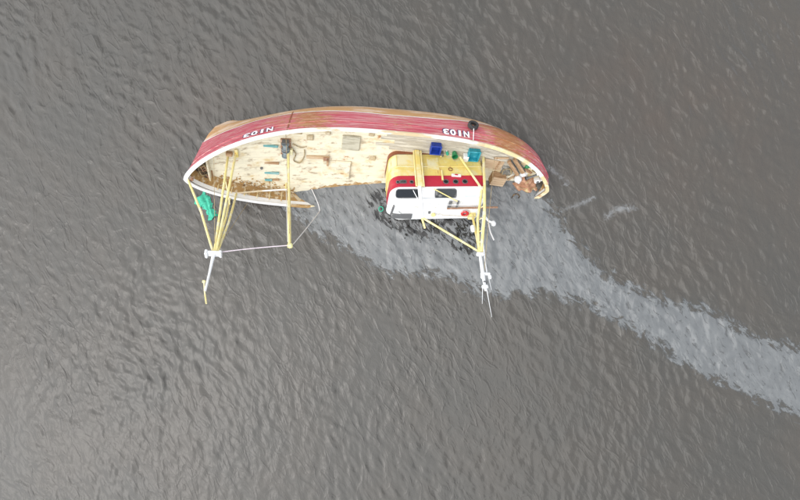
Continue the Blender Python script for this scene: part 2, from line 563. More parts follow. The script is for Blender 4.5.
sd = np.minimum(sd, 1.5)
sd = sd - 1.0 * blob(GX, GY, *px(502, 252), 1.0, 0.6, 20)
slick = overlay('oil_slick', om, sd, 0.9, 0.006)
prop(slick, 'pale blue-grey oil slick spreading round the wheelhouse and trailing away across the water', 'oil slick', kind='stuff')

dm_, nt, pb = water_nodes('reflection_dark')  # near-black overlay painting the boat's broken reflections and shade on the water
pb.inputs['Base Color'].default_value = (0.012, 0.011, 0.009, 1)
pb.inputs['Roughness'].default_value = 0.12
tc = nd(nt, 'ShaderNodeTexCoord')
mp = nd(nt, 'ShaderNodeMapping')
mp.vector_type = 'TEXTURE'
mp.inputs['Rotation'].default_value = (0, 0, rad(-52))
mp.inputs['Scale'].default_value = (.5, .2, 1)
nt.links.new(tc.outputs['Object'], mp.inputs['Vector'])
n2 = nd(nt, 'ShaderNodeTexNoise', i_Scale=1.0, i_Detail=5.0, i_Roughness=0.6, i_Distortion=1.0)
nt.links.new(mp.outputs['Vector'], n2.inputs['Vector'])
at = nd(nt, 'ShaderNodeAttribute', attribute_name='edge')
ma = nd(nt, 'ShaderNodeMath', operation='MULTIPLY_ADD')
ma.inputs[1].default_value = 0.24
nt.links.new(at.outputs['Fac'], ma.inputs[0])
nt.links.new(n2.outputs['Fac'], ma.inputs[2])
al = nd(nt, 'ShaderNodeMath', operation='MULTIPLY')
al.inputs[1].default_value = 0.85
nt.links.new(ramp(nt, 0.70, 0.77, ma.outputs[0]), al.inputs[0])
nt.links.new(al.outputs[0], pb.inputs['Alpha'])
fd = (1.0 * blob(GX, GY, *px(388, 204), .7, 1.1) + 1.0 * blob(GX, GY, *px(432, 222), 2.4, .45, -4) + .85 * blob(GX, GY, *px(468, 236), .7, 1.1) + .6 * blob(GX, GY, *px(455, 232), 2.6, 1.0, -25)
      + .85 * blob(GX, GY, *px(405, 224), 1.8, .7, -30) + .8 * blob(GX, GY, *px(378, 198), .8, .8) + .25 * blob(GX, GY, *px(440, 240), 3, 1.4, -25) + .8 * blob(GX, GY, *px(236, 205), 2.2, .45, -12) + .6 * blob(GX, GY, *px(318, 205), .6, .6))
flk = overlay('dark_reflections', dm_, np.minimum(fd, 1.12) - .11, 0.0, 0.011)
prop(flk, 'black broken reflections and shade painted on the water by the wheelhouse and port rail', 'painted reflections', kind='stuff')

fm_, nt, pb = water_nodes('foam')
pb.inputs['Base Color'].default_value = (0.50, 0.52, 0.53, 1)
pb.inputs['Roughness'].default_value = 0.7
tc = nd(nt, 'ShaderNodeTexCoord')
n2 = nd(nt, 'ShaderNodeTexNoise', i_Scale=3.2, i_Detail=7.0, i_Roughness=0.75, i_Distortion=1.0)
nt.links.new(tc.outputs['Object'], n2.inputs['Vector'])
at = nd(nt, 'ShaderNodeAttribute', attribute_name='edge')
ma = nd(nt, 'ShaderNodeMath', operation='MULTIPLY_ADD')
ma.inputs[1].default_value = 1.1
nt.links.new(n2.outputs['Fac'], ma.inputs[0])
nt.links.new(at.outputs['Fac'], ma.inputs[2])
al = nd(nt, 'ShaderNodeMath', operation='MULTIPLY')
al.inputs[1].default_value = 0.3
nt.links.new(ramp(nt, 0.50, 0.85, ma.outputs[0]), al.inputs[0])
nt.links.new(al.outputs[0], pb.inputs['Alpha'])


def streak(x, y, pts, w):
    d = np.full(x.shape, 1e9)
    P = [np.array(px(*q)) for q in pts]
    for a, b in zip(P[:-1], P[1:]):
        e = b - a
        t = np.clip(((x - a[0]) * e[0] + (y - a[1]) * e[1]) / (e @ e), 0, 1)
        d = np.minimum(d, np.hypot(x - a[0] - t * e[0], y - a[1] - t * e[1]))
    return w - d


for pts, w, lab in (([(549, 168), (560, 176), (566, 184)], 0.16, 'faint foam streak on the water just off the rounded stern'),
                    ([(562, 210), (578, 205), (594, 197)], 0.15, 'thin slanting foam streak between the stern and the longer foam patch'),
                    ([(607, 217), (614, 211), (623, 209), (634, 208)], 0.22, 'longer pale foam patch drifting beyond the stern')):
    f_ = overlay('foam_streak', fm_, streak(GX, GY, pts, w), 0.35, 0.012)
    prop(f_, lab, 'foam', 'foam streaks off the stern', kind='stuff')

# ------------------------------------------------------------------ the boat's frame: x = towards bow, y = to port, z = up the masts
TH, PH, PS = 0.9453, 0.1523, -0.0481


def boat_matrix():
    A = Matrix(((-1, 0, 0), (0, -math.cos(TH), -math.sin(TH)), (0, -math.sin(TH), math.cos(TH))))
    return (Matrix.Translation((-1.2772, 4.0076, 1.67)) @ (Matrix.Rotation(PS, 3, 'Z') @ Matrix.Rotation(PH, 3, 'Y') @ A).to_4x4())


BM = boat_matrix()
boat = prop(empty('fishing_boat', BM), 'red and cream fishing boat heeled far over and half sunk in the water', 'boat')

SW = np.array([-3.3, -3.08, -2.62, -1.98, -1.37, -.06, 1.3])
SS = np.array([7.4, 7.92, 8.47, 8.73, 8.88, 9.11, 9.38])
AW = np.array([-3.2, -2.6, -1.8, -1.0, -.3, .1, .4])
AS = np.array([7.0, 7.9, 8.9, 9.50, 9.62, 9.56, 9.46])
BEAM = 3.0


def rail_w(t):
    a = np.abs(t)
    return np.where(t > 0, 1.21 * a ** 2.3, .37 * a ** 2)


def hull(t, q):
    """hull surface: t -1 stern .. 1 bow, q 0 rail .. 1 keel; returns s, half breadth, w"""
    t, q = np.asarray(t, float), np.asarray(q, float)
    a = np.abs(t)
    wr = rail_w(t)
    wk = np.where(t > 0, -3.0 - .2 * a, -3.0 - .1 * a)
    w = wr + (wk - wr) * q
    s = np.where(t > 0, a * np.interp(w, SW, SS), -a * np.interp(w, AW, AS))
    nf, mf = 2.79 + (1.7 - 2.79) * q, .686 + (1.1 - .686) * q
    na, ma_ = 3.69 + (3.9 - 3.69) * q, .74 + (.72 - .74) * q
    pl = np.where(t > 0, np.abs(1 - a ** nf) ** mf, np.abs(1 - a ** na) ** ma_)
    sec = np.abs(1 - q ** 3.7) ** .45
    tum = np.where(t < -.3, 1 + .10 * np.sin(np.clip(q / .6, 0, 1) * math.pi) * np.clip((-t - .3) / .5, 0, 1), 1)
    return s, BEAM * pl * sec * tum, w


def half_beam(s):
    t = np.asarray(s, float) / 9.38
    return hull(np.clip(t, -1, 1), 0.0)[1]


def inner_half(s, d=.75):
    """half breadth of the hull at depth d under the rail"""
    t = np.clip(np.asarray(s, float) / 9.38, -1, 1)
    q = d / (float(rail_w(t)) + 3.05)
    hs = hull(t, q)[0]
    t2 = np.clip(t + (s - float(hs)) / 9.38, -.999, .999)
    return float(min(hull(t2, q)[1], hull(t, 0.0)[1]))


def dk(s):
    return float(rail_w(np.asarray(s / 9.38))) - 0.75


TT = np.concatenate([-1 + np.linspace(0, 1, 22) ** 2 * .2, np.linspace(-.8, .8, 56)[1:-1], 1 - np.linspace(1, 0, 22) ** 2 * .2])


def qpaint(t):
    a = np.abs(t)
    return np.where(t > 0, .40 + .185 * a ** 1.2, .40 + .22 * a ** 2)


def hull_strip(q0, q1, n, side, off=0.0):
    rows = []
    for t in TT:
        a, b = q0(t), q1(t)
        q = np.linspace(a, b, n)
        s, u, w = hull(np.full(n, t), q)
        rows.append(np.stack([s, side * (u + off), w], -1))
    R = np.array(rows)
    return R if side < 0 else R[::-1]


top = MB()
for sd_ in (-1, 1):
    top.grid(hull_strip(lambda t: 0 * t + .0, qpaint, 12, sd_))
topside = top.build('topside_planking', 'red_paint', boat, smooth=True)


def add_wear(o):
    co = np.array([v.co[:] for v in o.data.vertices])
    x, w = co[:, 0], co[:, 2]
    q = (rail_w(x / 9.38) - w)
    v = (.8 * np.exp(-((x - 3.4) / 1.1) ** 2) + 1.05 * np.exp(-((x + 6.5) / 1.4) ** 2) + .45 * np.exp(-((x + 1.0) / 1.0) ** 2) * np.clip(q / .8, 0, 1)
         + .35 * np.exp(-((x - 5.2) / 1.2) ** 2) * np.clip(q, 0, 1) + .35 * np.exp(-((x + 4.6) / 1.3) ** 2) * np.clip(q - .5, 0, 1))
    a = o.data.attributes.new('wear', 'FLOAT', 'POINT')
    a.data.foreach_set('value', v.astype(np.float32))


add_wear(topside)
bot = MB()
for sd_ in (-1, 1):
    bot.grid(hull_strip(qpaint, lambda t: 0 * t + 1.0, 16, sd_))
bottom = bot.build('bottom_planking', 'bottom_paint', boat, smooth=True)
bl = MB()
bl.grid(hull_strip(lambda t: qpaint(t) - .008, lambda t: qpaint(t) + .008, 2, -1, 0.012))
bl.build('boot_line', 'white_paint', topside, smooth=True)


def hull_curve(q, side, t0=-1, t1=1, n=90, off=0.0):
    t = np.linspace(t0, t1, n)
    s, u, w = hull(t, np.full(n, q) if np.isscalar(q) else q(t))
    return [(s[i], side * (u[i] + off), w[i]) for i in range(n)]


for q, r in ((0.165, 0.035), (0.045, 0.03)):
    add_wear(MB().tube(hull_curve(q, -1, -.985, .985, 110, 0.012), r, 6).build('rubbing_strake', 'red_paint', topside, smooth=True))

# vertical butt strap with rust where the frame stands
for tpos, wd in ((0.492, 0.06),):
    rows = []
    for q in np.linspace(0.01, .55, 14):
        a = [hull(tpos + d, q) for d in (-.0032, .0032)]
        rows.append([(float(x[0]), -float(x[1]) - 0.02, float(x[2])) for x in a])
    MB().grid(rows).build('butt_strap', 'house_rust', topside)

# bulwark inside, cap rails, deck
for sd_ in (-1, 1):
    for name, m, da, db_ in (('bulwark_lining', 'white_paint', .0, .20), ('bulwark_skirting', 'waterway_rust', .20, .80)):
        rows = []
        for t in TT:
            row = []
            for d in np.linspace(da, db_, 3):
                s0, u0, w0 = [float(x) for x in hull(t, d / (float(rail_w(np.asarray(t))) + 3.05))]
                row.append((s0 * .985, sd_ * max(u0 - .12, 0), w0 - .01))
            rows.append(row)
        MB().grid(rows).build(name, m, boat, smooth=True)
    rows = []
    n = len(TT)
    pts = np.array([[float(x) for x in hull(t, 0.0)] for t in TT])
    pl2 = pts[:, :2]
    tg = np.gradient(pl2, axis=0)
    tg /= np.linalg.norm(tg, axis=1)[:, None] + 1e-9
    nr = np.stack([-tg[:, 1], tg[:, 0]], 1)
    for i in range(n):
        c = pl2[i]
        o_, i_ = c + nr[i] * .04, c - nr[i] * .15
        i_[1] = max(i_[1], 0.0)
        o_[1] = max(o_[1], 0.0)
        w0 = pts[i, 2]
        rows.append([(o_[0], sd_ * o_[1], w0), (o_[0], sd_ * o_[1], w0 + .07), (i_[0], sd_ * i_[1], w0 + .07), (i_[0], sd_ * i_[1], w0)])
    cuts = [(-1.01, -.93, 'rail_cream'), (-.93, -.83, 'white_paint'), (-.83, -.56, 'rail_cream'), (-.56, .02, 'rail_paint'), (.02, .52, 'rail_paint'), (.52, 1.01, 'white_paint')]
    if sd_ > 0:
        cuts = [(-1.01, .36, 'rail_cream'), (.36, .47, 'waterway_rust'), (.47, 1.01, 'white_paint')]
    for ta, tb, m in cuts:
        ids_ = [i for i in range(n) if ta <= TT[i] <= tb]
        if ids_[-1] < n - 1:
            ids_.append(ids_[-1] + 1)
        k0 = MB().grid([rows[i] for i in ids_], close=True)
        for r_ in (0, len(ids_) - 1):
            k0.f.append(tuple(r_ * 4 + j for j in range(4)))
        k0.build('cap_rail', m, boat)

rows = []
for t in np.linspace(-.97, .97, 70):
    s0, u0, w0 = [float(x) for x in hull(t, 0.0)]
    ub = max(inner_half(s0) - .08, 0.02)
    rows.append([(s0, k * ub, w0 - .75 + .05 * (1 - k * k)) for k in np.linspace(-1, 1, 9)])
deck = MB().grid(rows).build('deck', 'deck_paint', boat, smooth=True)


def deck_strip(name, m, s0, s1, ua, ub, dz, n=24):
    rows = []
    for s in np.linspace(s0, s1, n):
        hb = inner_half(s) - .10
        a, b = ua(s, hb), ub(s, hb)
        rows.append([(s, a + (b - a) * k, dk(s) + .05 * (1 - ((a + (b - a) * k) / max(hb, .1)) ** 2) + dz) for k in np.linspace(0, 1, 6)])
    return MB().grid(rows).build(name, m, deck, smooth=True)


deck_strip('waterway', 'waterway_rust', 3.2, 8.3, lambda s, h: h - .75, lambda s, h: h - .02, .006)


def uw_(s):
    c = BM @ Vector((s, 0, dk(s) + .03))
    return c.z / -BM[2][1]


def jag(s):
    return .05 * math.sin(5 * s) + .04 * math.sin(11 * s + 1) + .03 * math.sin(23 * s + 2)


deck_strip('tide_mark', 'waterway_rust', -.5, 3.9, lambda s, h: uw_(s) - .16 + jag(s), lambda s, h: uw_(s) + .25, .007, 70)
# worn side-deck planks between starboard rail and wheelhouse: each board laid singly
for k in range(8):
    deck_strip('deck_plank', 'deck_bare', -8.2 + .25 * (k % 3), .15 - .5 * (k % 2) - .22 * (k % 3), lambda s, h, k=k: -h + .04 + k * .215, lambda s, h, k=k: -h + .04 + k * .215 + .2, .012 + .004 * (k % 2))

# port bulwark frames
for i in range(6):
    s = 4.9 + i * .62
    hb = inner_half(s, .4) - .15
    MB().box((s, hb - .02, dk(s) + .37), (.06, .07, .68), bev=.01).build('bulwark_frame', 'rail_cream', boat)
for s in (-8.9, -8.55, -8.1):
    hb = float(half_beam(s)) - .22
    MB().box((s, -hb, dk(s) + .35), (.07, .07, .66), bev=.01).build('bulwark_frame', 'white_paint', boat)

# hatches and battens on the fore deck


def hatch(s, u, ds, du, m, h=.09):
    o = MB().box((s, u, dk(s) + .05 + h / 2), (ds, du, h), bev=.02).build('hatch_coaming', m, deck)
    MB().box((s, u, dk(s) + .05 + h + .014), (ds - .06, du - .06, .03), bev=.01).build('hatch_cover', m, o)


hatch(1.4, -1.42, .92, .95, 'hatch_grey')
hatch(3.45, -1.66, .34, .36, 'hatch_tan', .05)
hatch(2.58, -2.02, .26, .24, 'hatch_tan', .05)
hatch(.42, -2.08, .28, .26, 'hatch_tan', .05)
hatch(.22, -.45, .36, .34, 'hatch_tan', .05)
hatch(4.05, -1.95, .42, .16, 'hatch_tan', .05)
hatch(2.05, .55, 1.5, 1.3, 'deck_paint', .10)
for s0, s1, u, m in ((5.72, 5.0, -1.1, 'teal_paint'), (5.73, 4.99, .09, 'brown_wood'), (5.76, 5.01, .83, 'teal_paint'), (5.76, 5.38, 1.36, 'teal_paint'), (5.36, 5.02, 1.37, 'brown_wood')):
    sm = (s0 + s1) / 2
    MB().box((sm, u, dk(sm) + .085), (s0 - s1, .13, .09), bev=.015).build('deck_batten', m, deck)
MB().lathe([(0, .12), (.05, .12), (.07, .1), (.07, 0)], 10, Matrix.Translation((5.88, .43, dk(5.88) + .04))).build('deck_plug', 'dark_grey', deck)

# breakwater across the bow
MB().box((8.37, .25, dk(8.37) + .18), (.09, 2.35, .36), bev=.02).build('breakwater', 'deck_paint', boat)
MB().box((8.30, .9, dk(8.3) + .05), (.10, 1.1, .12), bev=.02).build('breakwater_sill', 'brown_wood', boat)
# stem head fitting
MB().lathe([(0, .16), (.07, .16), (.09, .12), (.06, .06), (.09, 0)], 12, Matrix.Translation((9.02, 0, 1.13))).build('stem_bollard', 'rusty_steel', boat)
MB().tube([(float(np.interp(w, SW, SS)) - .01, 0, w) for w in np.linspace(1.2, -1.35, 14)], .035, 8).build('stem_band', 'red_paint', boat, smooth=True)

# registration number on the starboard bow and quarter


def glyph(ch, bold):
    cu = bpy.data.curves.new('glyph', 'FONT')
    cu.body = ch
    cu.size = 1.0
    cu.offset = bold
    cu.fill_mode = 'FRONT'
    ob = bpy.data.objects.new('glyph', cu)
    COL.objects.link(ob)
    dg = bpy.context.evaluated_depsgraph_get()
    me = bpy.data.meshes.new_from_object(ob.evaluated_get(dg))
    V = np.array([v.co[:] for v in me.vertices])
    F = [tuple(p.vertices) for p in me.polygons]
    bpy.data.objects.remove(ob)
    return V, F


def on_hull(s, d, off):
    """point on the starboard topside, d metres below the rail"""
    t = s / 9.38
    for _ in range(8):
        hs, hu, hw = hull(t, d / (float(rail_w(np.asarray(t))) + 3.05))
        t += (s - float(hs)) / 9.38
    q = d / (float(rail_w(np.asarray(t))) + 3.05)
    p = np.array([float(x) for x in hull(t, q)])
    a = np.array([float(x) for x in hull(t + .004, q)]) - p
    b = np.array([float(x) for x in hull(t, q + .01)]) - p
    n = np.cross(a, b)
    n /= np.linalg.norm(n) + 1e-9
    if n[1] < 0:
        n = -n
    p = p + n * off
    return (p[0], -p[1], p[2])


def registration(s_start, height, adv, d_top):
    for i, ch in enumerate('N103'):
        for bold, m, off, sh in ((.034, 'letter_shadow', .050, .045), (.034, 'letter_white', .058, 0.0)):
            V, F = glyph(ch, bold)
            V = V[:, :2] - [V[:, 0].min(), 0]
            w = V[:, 0].max()
            V[:, 0] *= (adv * .84) / w if ch != '1' else (adv * .36) / w
            x0 = adv * i + (0 if ch != '1' else adv * .24)
            V[:, 1] *= height / .72
            P = [on_hull(s_start + x0 + x + sh, d_top + height - y + sh * .8, off) for x, y in V]
            nm = ('letter' if ch == 'N' else 'digit') + ('_shadow' if m == 'letter_shadow' else '')
            MB().add(P, F).build(nm, m, topside)


registration(5.15, .33, .355, .11)
registration(-4.32, .36, .345, .11)

# ------------------------------------------------------------------ wheelhouse
wh = MB()
SLP = 0.10


def house_ring(inset, w, n=9):
    hw, sf, sa, r, ra = 1.05 - inset, -.60 - inset * .8, -5.5 + inset * .3, .5, .12
    pts = []
    for k in range(n):
        a = math.pi / 2 * k / (n - 1)
        pts.append((sf - r + r * math.sin(a), -hw + r - r * math.cos(a)))
    for k in range(n):
        a = math.pi / 2 * k / (n - 1)
        pts.append((sf - r + r * math.cos(a), hw - r + r * math.sin(a)))
    for k in range(4):
        a = math.pi / 2 * k / 3
        pts.append((sa + ra - ra * math.sin(a), hw - ra + ra * math.cos(a)))
    for k in range(4):
        a = math.pi / 2 * k / 3
        pts.append((sa + ra - ra * math.cos(a), -hw + ra - ra * math.sin(a)))
    return [(s, u, w + SLP * (s + .65)) for s, u in pts]


house = MB().grid([house_ring(-.02, -1.0), house_ring(-.02, -.42)], True).build('wheelhouse', 'house_rust', boat)
MB().grid([house_ring(0, -.42), house_ring(0, 1.08)], True).build('lower_wall', 'yellow_paint', house)
MB().grid([house_ring(.004, 1.08), house_ring(.004, 1.88)], True).build('red_window_band', 'red_band', house)
MB().grid([house_ring(-.03, 1.86), house_ring(-.035, 1.90), house_ring(0, 1.94), house_ring(.32, 2.38)], True).build('upper_wall', 'white_house', house)
rf = MB()
rr = [house_ring(.26, 2.36), house_ring(.26, 2.43), house_ring(.34, 2.46), house_ring(.62, 2.50)]
rf.grid(rr, True)
rf.add(house_ring(.62, 2.50), [tuple(range(26))])
rf.build('roof', 'white_house', house)
MB().grid([house_ring(-.012, .42), house_ring(-.03, .44), house_ring(-.03, .47), house_ring(-.012, .49)], True).build('wall_moulding', 'yellow_paint', house)


def rrect(w, h, r, n=5):
    pts = []
    for cx, cy, a0 in ((w / 2 - r, h / 2 - r, 0), (-w / 2 + r, h / 2 - r, 90), (-w / 2 + r, -h / 2 + r, 180), (w / 2 - r, -h / 2 + r, 270)):
        for k in range(n):
            a = rad(a0 + 90 * k / (n - 1))
            pts.append((cx + r * math.cos(a), cy + r * math.sin(a)))
    return pts


def wall_window(s, h, w, ht, r, m, tilted=True):
    """window on the starboard wall; h measured up the wall"""
    if tilted:
        base = Vector((s, -1.05 + .32 * h, 1.94 + .44 * h + SLP * (s + .65)))
        up = Vector((0, .32, .44)).normalized()
    else:
        base = Vector((s, -1.05, h + SLP * (s + .65)))
        up = Vector((0, 0, 1))
    ax = Vector((1, 0, SLP)).normalized()
    nrm = ax.cross(up).normalized()
    if nrm.y > 0:
        nrm = -nrm
    out = rrect(w, ht, r)
    inn = rrect(w - .07, ht - .07, max(r - .035, .01))

    def P(p, d):
        return tuple(base + ax * p[0] + up * p[1] + nrm * d)
    fr = MB().grid([[P(p, .002) for p in out], [P(p, .035) for p in out], [P(p, .035) for p in inn], [P(p, .012) for p in inn]], True)
    o = fr.build('window_frame', 'dark_grey' if m != 'pale_blue' else 'white_house', house)
    MB().add([P(p, .014) for p in inn], [tuple(range(len(inn)))]).build('pane', m, o)


wall_window(-1.42, .46, 1.2, .46, .15, 'dark_glass')
wall_window(-3.38, .50, 1.14, .50, .14, 'grey_glass')  # grey patches in this pane's colour paint the reflected sky
wall_window(-4.75, .50, .80, .44, .05, 'pale_blue')
for s, r in ((-3.42, .15), (-3.93, .15), (-4.42, .15), (-.95, .10), (-1.65, .11)):
    wall_window(s, 1.52, r * 2, r * 2, r * .98, 'dark_glass', False)
wall_window(-1.22, 1.5, .34, .22, .03, 'grey_glass', False)
MB().tube([(-3.25, -1.12, .55), (-3.25, -1.12, 1.3 - .25), (-3.25, -1.09, 1.42 - .25)], .055, 8).build('vent_pipe', 'cream_pole', house)
MB().box((-4.0, -1.09, .78), (.5, .10, .16), bev=.02).build('wall_locker', 'white_house', house)
MB().box((-4.0, -1.145, .78), (.16, .03, .09), bev=.01).build('wall_plate', 'red_band', house)
# roof fittings
MB().box((-1.33, .42, 2.50 - .07), (1.02, .42, .05), bev=.02).build('roof_panel', 'dark_grey', house)
MB().box((-3.63, -.5, 2.30), (.16, .62, .05), bev=.01).build('roof_bracket', 'dark_grey', house)
MB().box((-4.03, -.5, 2.26), (.09, .60, .07), bev=.01).build('roof_bracket', 'dark_grey', house)
MB().tube([(-3.55, -.28, 2.34), (-4.6, -.28, 2.22), (-6.25, -.28, 2.05)], .05, 8).build('davit_arm', 'rusty_steel', house)
MB().box((-2.7, .1, 2.36), (.12, .12, .10), bev=.02).build('roof_socket', 'dark_grey', house)

MB().tube([(-1.66, -1.03, 1.84), (-1.98, -.78, 2.35)], .02, 6).build('wiper_arm', 'white_plastic', house)
MB().tube([(-2.75, -1.06, 1.78), (-4.05, -.72, 2.24)], .028, 6).build('stay_rod', 'cream_pole', house)
for s, u in ((-1.5, -.55), (-2.6, -.55), (-3.2, .35), (-4.3, -.55)):
    MB().tube([(s, u, 2.38 + SLP * (s + .65)), (s, u, 2.62 + SLP * (s + .65))], .02, 6).build('rail_stanchion', 'white_plastic', house)
MB().tube([(-1.5, -.55, 2.53), (-2.6, -.55, 2.42), (-4.3, -.55, 2.26)], .018, 6).build('hand_rail', 'white_plastic', house)
MB().lathe([(0, .12), (.10, .12), (.13, .08), (.09, .05), (.09, 0)], 12, Matrix.Translation((-2.95, .3, 2.26))).build('roof_vent', 'cream_pole', house)
MB().box((-5.05, .45, 2.12), (.36, .4, .22), bev=.03).build('roof_locker', 'yellow_paint', house)
MB().tube([(-.75, .3, 2.45), (-.8, -.4, 2.47)], .05, 8).build('search_light', 'dark_grey', house)
for s in (-.95, -2.9, -4.6):
    MB().box((s, -1.062, .0), (.03, .025, .8), bev=.005).build('wall_stiffener', 'yellow_paint', house)
MB().box((-2.85, -1.062, .02), (.62, .03, .9), bev=.03).build('wall_hatch', 'yellow_paint', house)
for u0, w0_, r_ in ((-1.075, .0, .09),):
    MB().lathe([(r_, 0), (r_ + .03, 0), (r_ + .03, .03), (r_, .03)], 14, Matrix.Translation((-3.75, -1.05, .35)) @ Matrix.Rotation(rad(90), 4, 'X')).build('vent_ring', 'house_rust', house)

# yellow posts and braces
pst = MB().box((-2.02, -1.24, .6), (.26, .16, 2.5), bev=.03).build('gantry_post', 'yellow_paint', boat)
MB().box((-1.98, -1.24, 2.83), (.18, .13, 1.98), bev=.03).build('post_head', 'white_house', pst)
MB().tube([(-2.22, -1.28, -.6), (-2.20, -1.28, 1.85)], .045, 8).build('side_tube', 'cream_pole', pst)
MB().tube([(-1.84, -1.28, -.55), (-1.82, -1.28, 1.85)], .045, 8).build('side_tube', 'cream_pole', pst)
MB().tube([(-1.95, -1.22, 3.78), (-2.14, -.9, 4.18)], .05, 8).build('post_arm', 'cream_pole', pst)
MB().tube([(-1.95, -1.22, 3.78), (-4.78, -.5, 5.1)], .05, 8).build('gantry_brace', 'cream_pole', boat)
MB().tube([(-4.30, -1.25, -.40), (-5.2, -1.22, 1.75)], .06, 8).build('wall_brace', 'yellow_paint', boat)
am = MB().tube([(-5.62, -1.22, -.75), (-5.38, -1.2, 1.4), (-5.15, -1.1, 3.2), (-4.86, -.55, 5.15)], .075, 8).build('aft_mast', 'cream_pole', boat)
MB().tube([(-5.30, -.95, 1.5), (-4.85, -.8, 3.4), (-4.76, -.5, 5.2)], .065, 8).build('mast_leg', 'cream_pole', am)
MB().tube([(-5.05, .35, 1.95), (-4.95, .0, 3.2), (-4.80, -.45, 5.2)], .06, 8).build('mast_leg', 'yellow_paint', am)
for w, s in ((2.6, -5.14), (3.3, -5.0), (4.0, -4.93), (4.6, -4.86)):
    MB().tube([(s - .13, -1.0 + (w - 2.6) * .15, w), (s + .15, -.72 + (w - 2.6) * .06, w + .05)], .03, 6).build('mast_rung', 'cream_pole', am)
MB().box((-4.8, -.5, 5.25), (.34, .2, .16), bev=.03).build('mast_cap', 'white_plastic', am)
tm = MB().tube([(-4.80, -.5, 5.2), (-4.78, -.5, 6.2), (-4.78, -.5, 7.25)], [.07, .09, .06], 10).build('topmast', 'white_plastic', am)
MB().tube([(-5.02, -.5, 4.4), (-4.98, -.5, 6.4)], .03, 6).build('aerial', 'white_plastic', am)
MB().box((-4.9, -.5, 6.35), (.46, .14, .12), bev=.03).build('crosstree', 'white_plastic', tm)
for d in (-.19, .17):
    MB().lathe([(0, .1), (.06, .1), (.085, .05), (.085, -.04), (.05, -.1), (0, -.1)], 10, Matrix.Translation((-4.9 + d, -.5, 6.5))).build('mast_lamp', 'white_plastic', tm)
MB().box((-4.78, -.5, 7.05), (.30, .16, .18), bev=.05).build('radar_box', 'white_plastic', tm)
MB().box((-4.82, -.5, 6.82), (.2, .18, .08), bev=.02).build('lamp_bracket', 'dark_grey', tm)
MB().tube([(-4.84, -.5, 7.1), (-4.86, -.5, 8.6)], [.022, .01], 6).build('whip_aerial', 'white_plastic', tm)
MB().tube([(-4.66, -.5, 7.1), (-4.52, -.5, 7.95)], [.02, .01], 6).build('whip_aerial', 'white_plastic', tm)
MB().tube([(-5.02, -.5, 6.4), (-5.06, -.5, 7.2)], [.018, .01], 6).build('whip_aerial', 'white_plastic', tm)
MB().lathe([(0, .17), (.08, .17), (.11, .1), (.11, -.1), (.07, -.17), (0, -.17)], 12, Matrix.Translation((-4.62, -.55, 3.75))).build('floodlight', 'white_plastic', am)
MB().tube([(-5.3, -.7, 3.1), (-5.55, -.5, 3.2), (-5.78, -.5, 3.3)], .06, 8).build('lamp_arm', 'white_plastic', am)
MB().lathe([(0, .12), (.1, .1), (.13, .02), (.1, -.1), (0, -.12)], 12, Matrix.Translation((-5.76, -.5, 3.32))).build('floodlight', 'white_plastic', am)
MB().tube([(-5.5, -.5, 3.3), (-5.52, -.5, 3.9), (-5.62, -.5, 4.35)], .035, 6).build('lamp_cable', 'white_rope', am)
MB().tube([(-5.15, -1.0, 3.0), (-4.95, -.8, 4.2), (-5.0, -.5, 5.3)], .04, 6).build('white_stay', 'white_plastic', am)

# foremast
fm = MB().tube([(7.41, -.62, -.08), (7.36, 0, 5.45)], .058, 8).build('foremast', 'cream_pole', boat)
MB().tube([(7.03, -.72, -.15), (7.28, 0, 5.45)], .06, 8).build('mast_leg', 'cream_pole', fm)
MB().tube([(7.20, 2.0, -.12), (7.08, 1.0, 2.0), (7.05, .45, 3.4), (7.22, 0, 5.45)], .055, 8).build('mast_leg', 'cream_pole', fm)
MB().tube([(7.53, 2.15, -.05), (7.30, .9, 2.8), (7.30, .05, 5.4)], .05, 8).build('mast_leg', 'cream_pole', fm)
MB().tube([(7.40, -.3, 1.35), (7.2, .75, 2.05)], .03, 6).build('mast_rung', 'cream_pole', fm)
MB().tube([(9.2, 0, 1.25), (8.26, 0, 3.25), (7.42, 0, 5.45)], .055, 8).build('forestay_pipe', 'cream_pole', fm)
MB().box((7.38, 0, 5.55), (.62, .3, .14), bev=.03).build('mast_platform', 'white_plastic', fm)
MB().box((7.68, 0, 5.58), (.12, .38, .26), bev=.03).build('platform_rail', 'white_plastic', fm)
MB().box((7.08, 0, 5.56), (.12, .34, .22), bev=.03).build('platform_rail', 'white_plastic', fm)
MB().tube([(7.37, 0, 5.6), (7.40, 0, 6.6), (7.44, 0, 7.5)], [.08, .055, .05], 8).build('topmast', 'white_plastic', fm)
MB().tube([(7.56, 0, 7.0), (7.46, 0, 7.5), (7.30, 0, 8.1)], .035, 6).build('gaff', 'cream_pole', fm)
MB().lathe([(0, .06), (.07, .05), (.08, -.02), (0, -.06)], 10, Matrix.Translation((7.56, 0, 7.02))).build('mast_lamp', 'cream_pole', fm)
MB().box((7.33, -.78, dk(7.33) + .17), (.30, .22, .22), bev=.03).build('mast_shoe', 'brown_wood', fm)
MB().box((7.0, -.75, dk(7.0) + .12), (.16, .5, .14), bev=.03).build('mast_shoe', 'yellow_paint', fm)

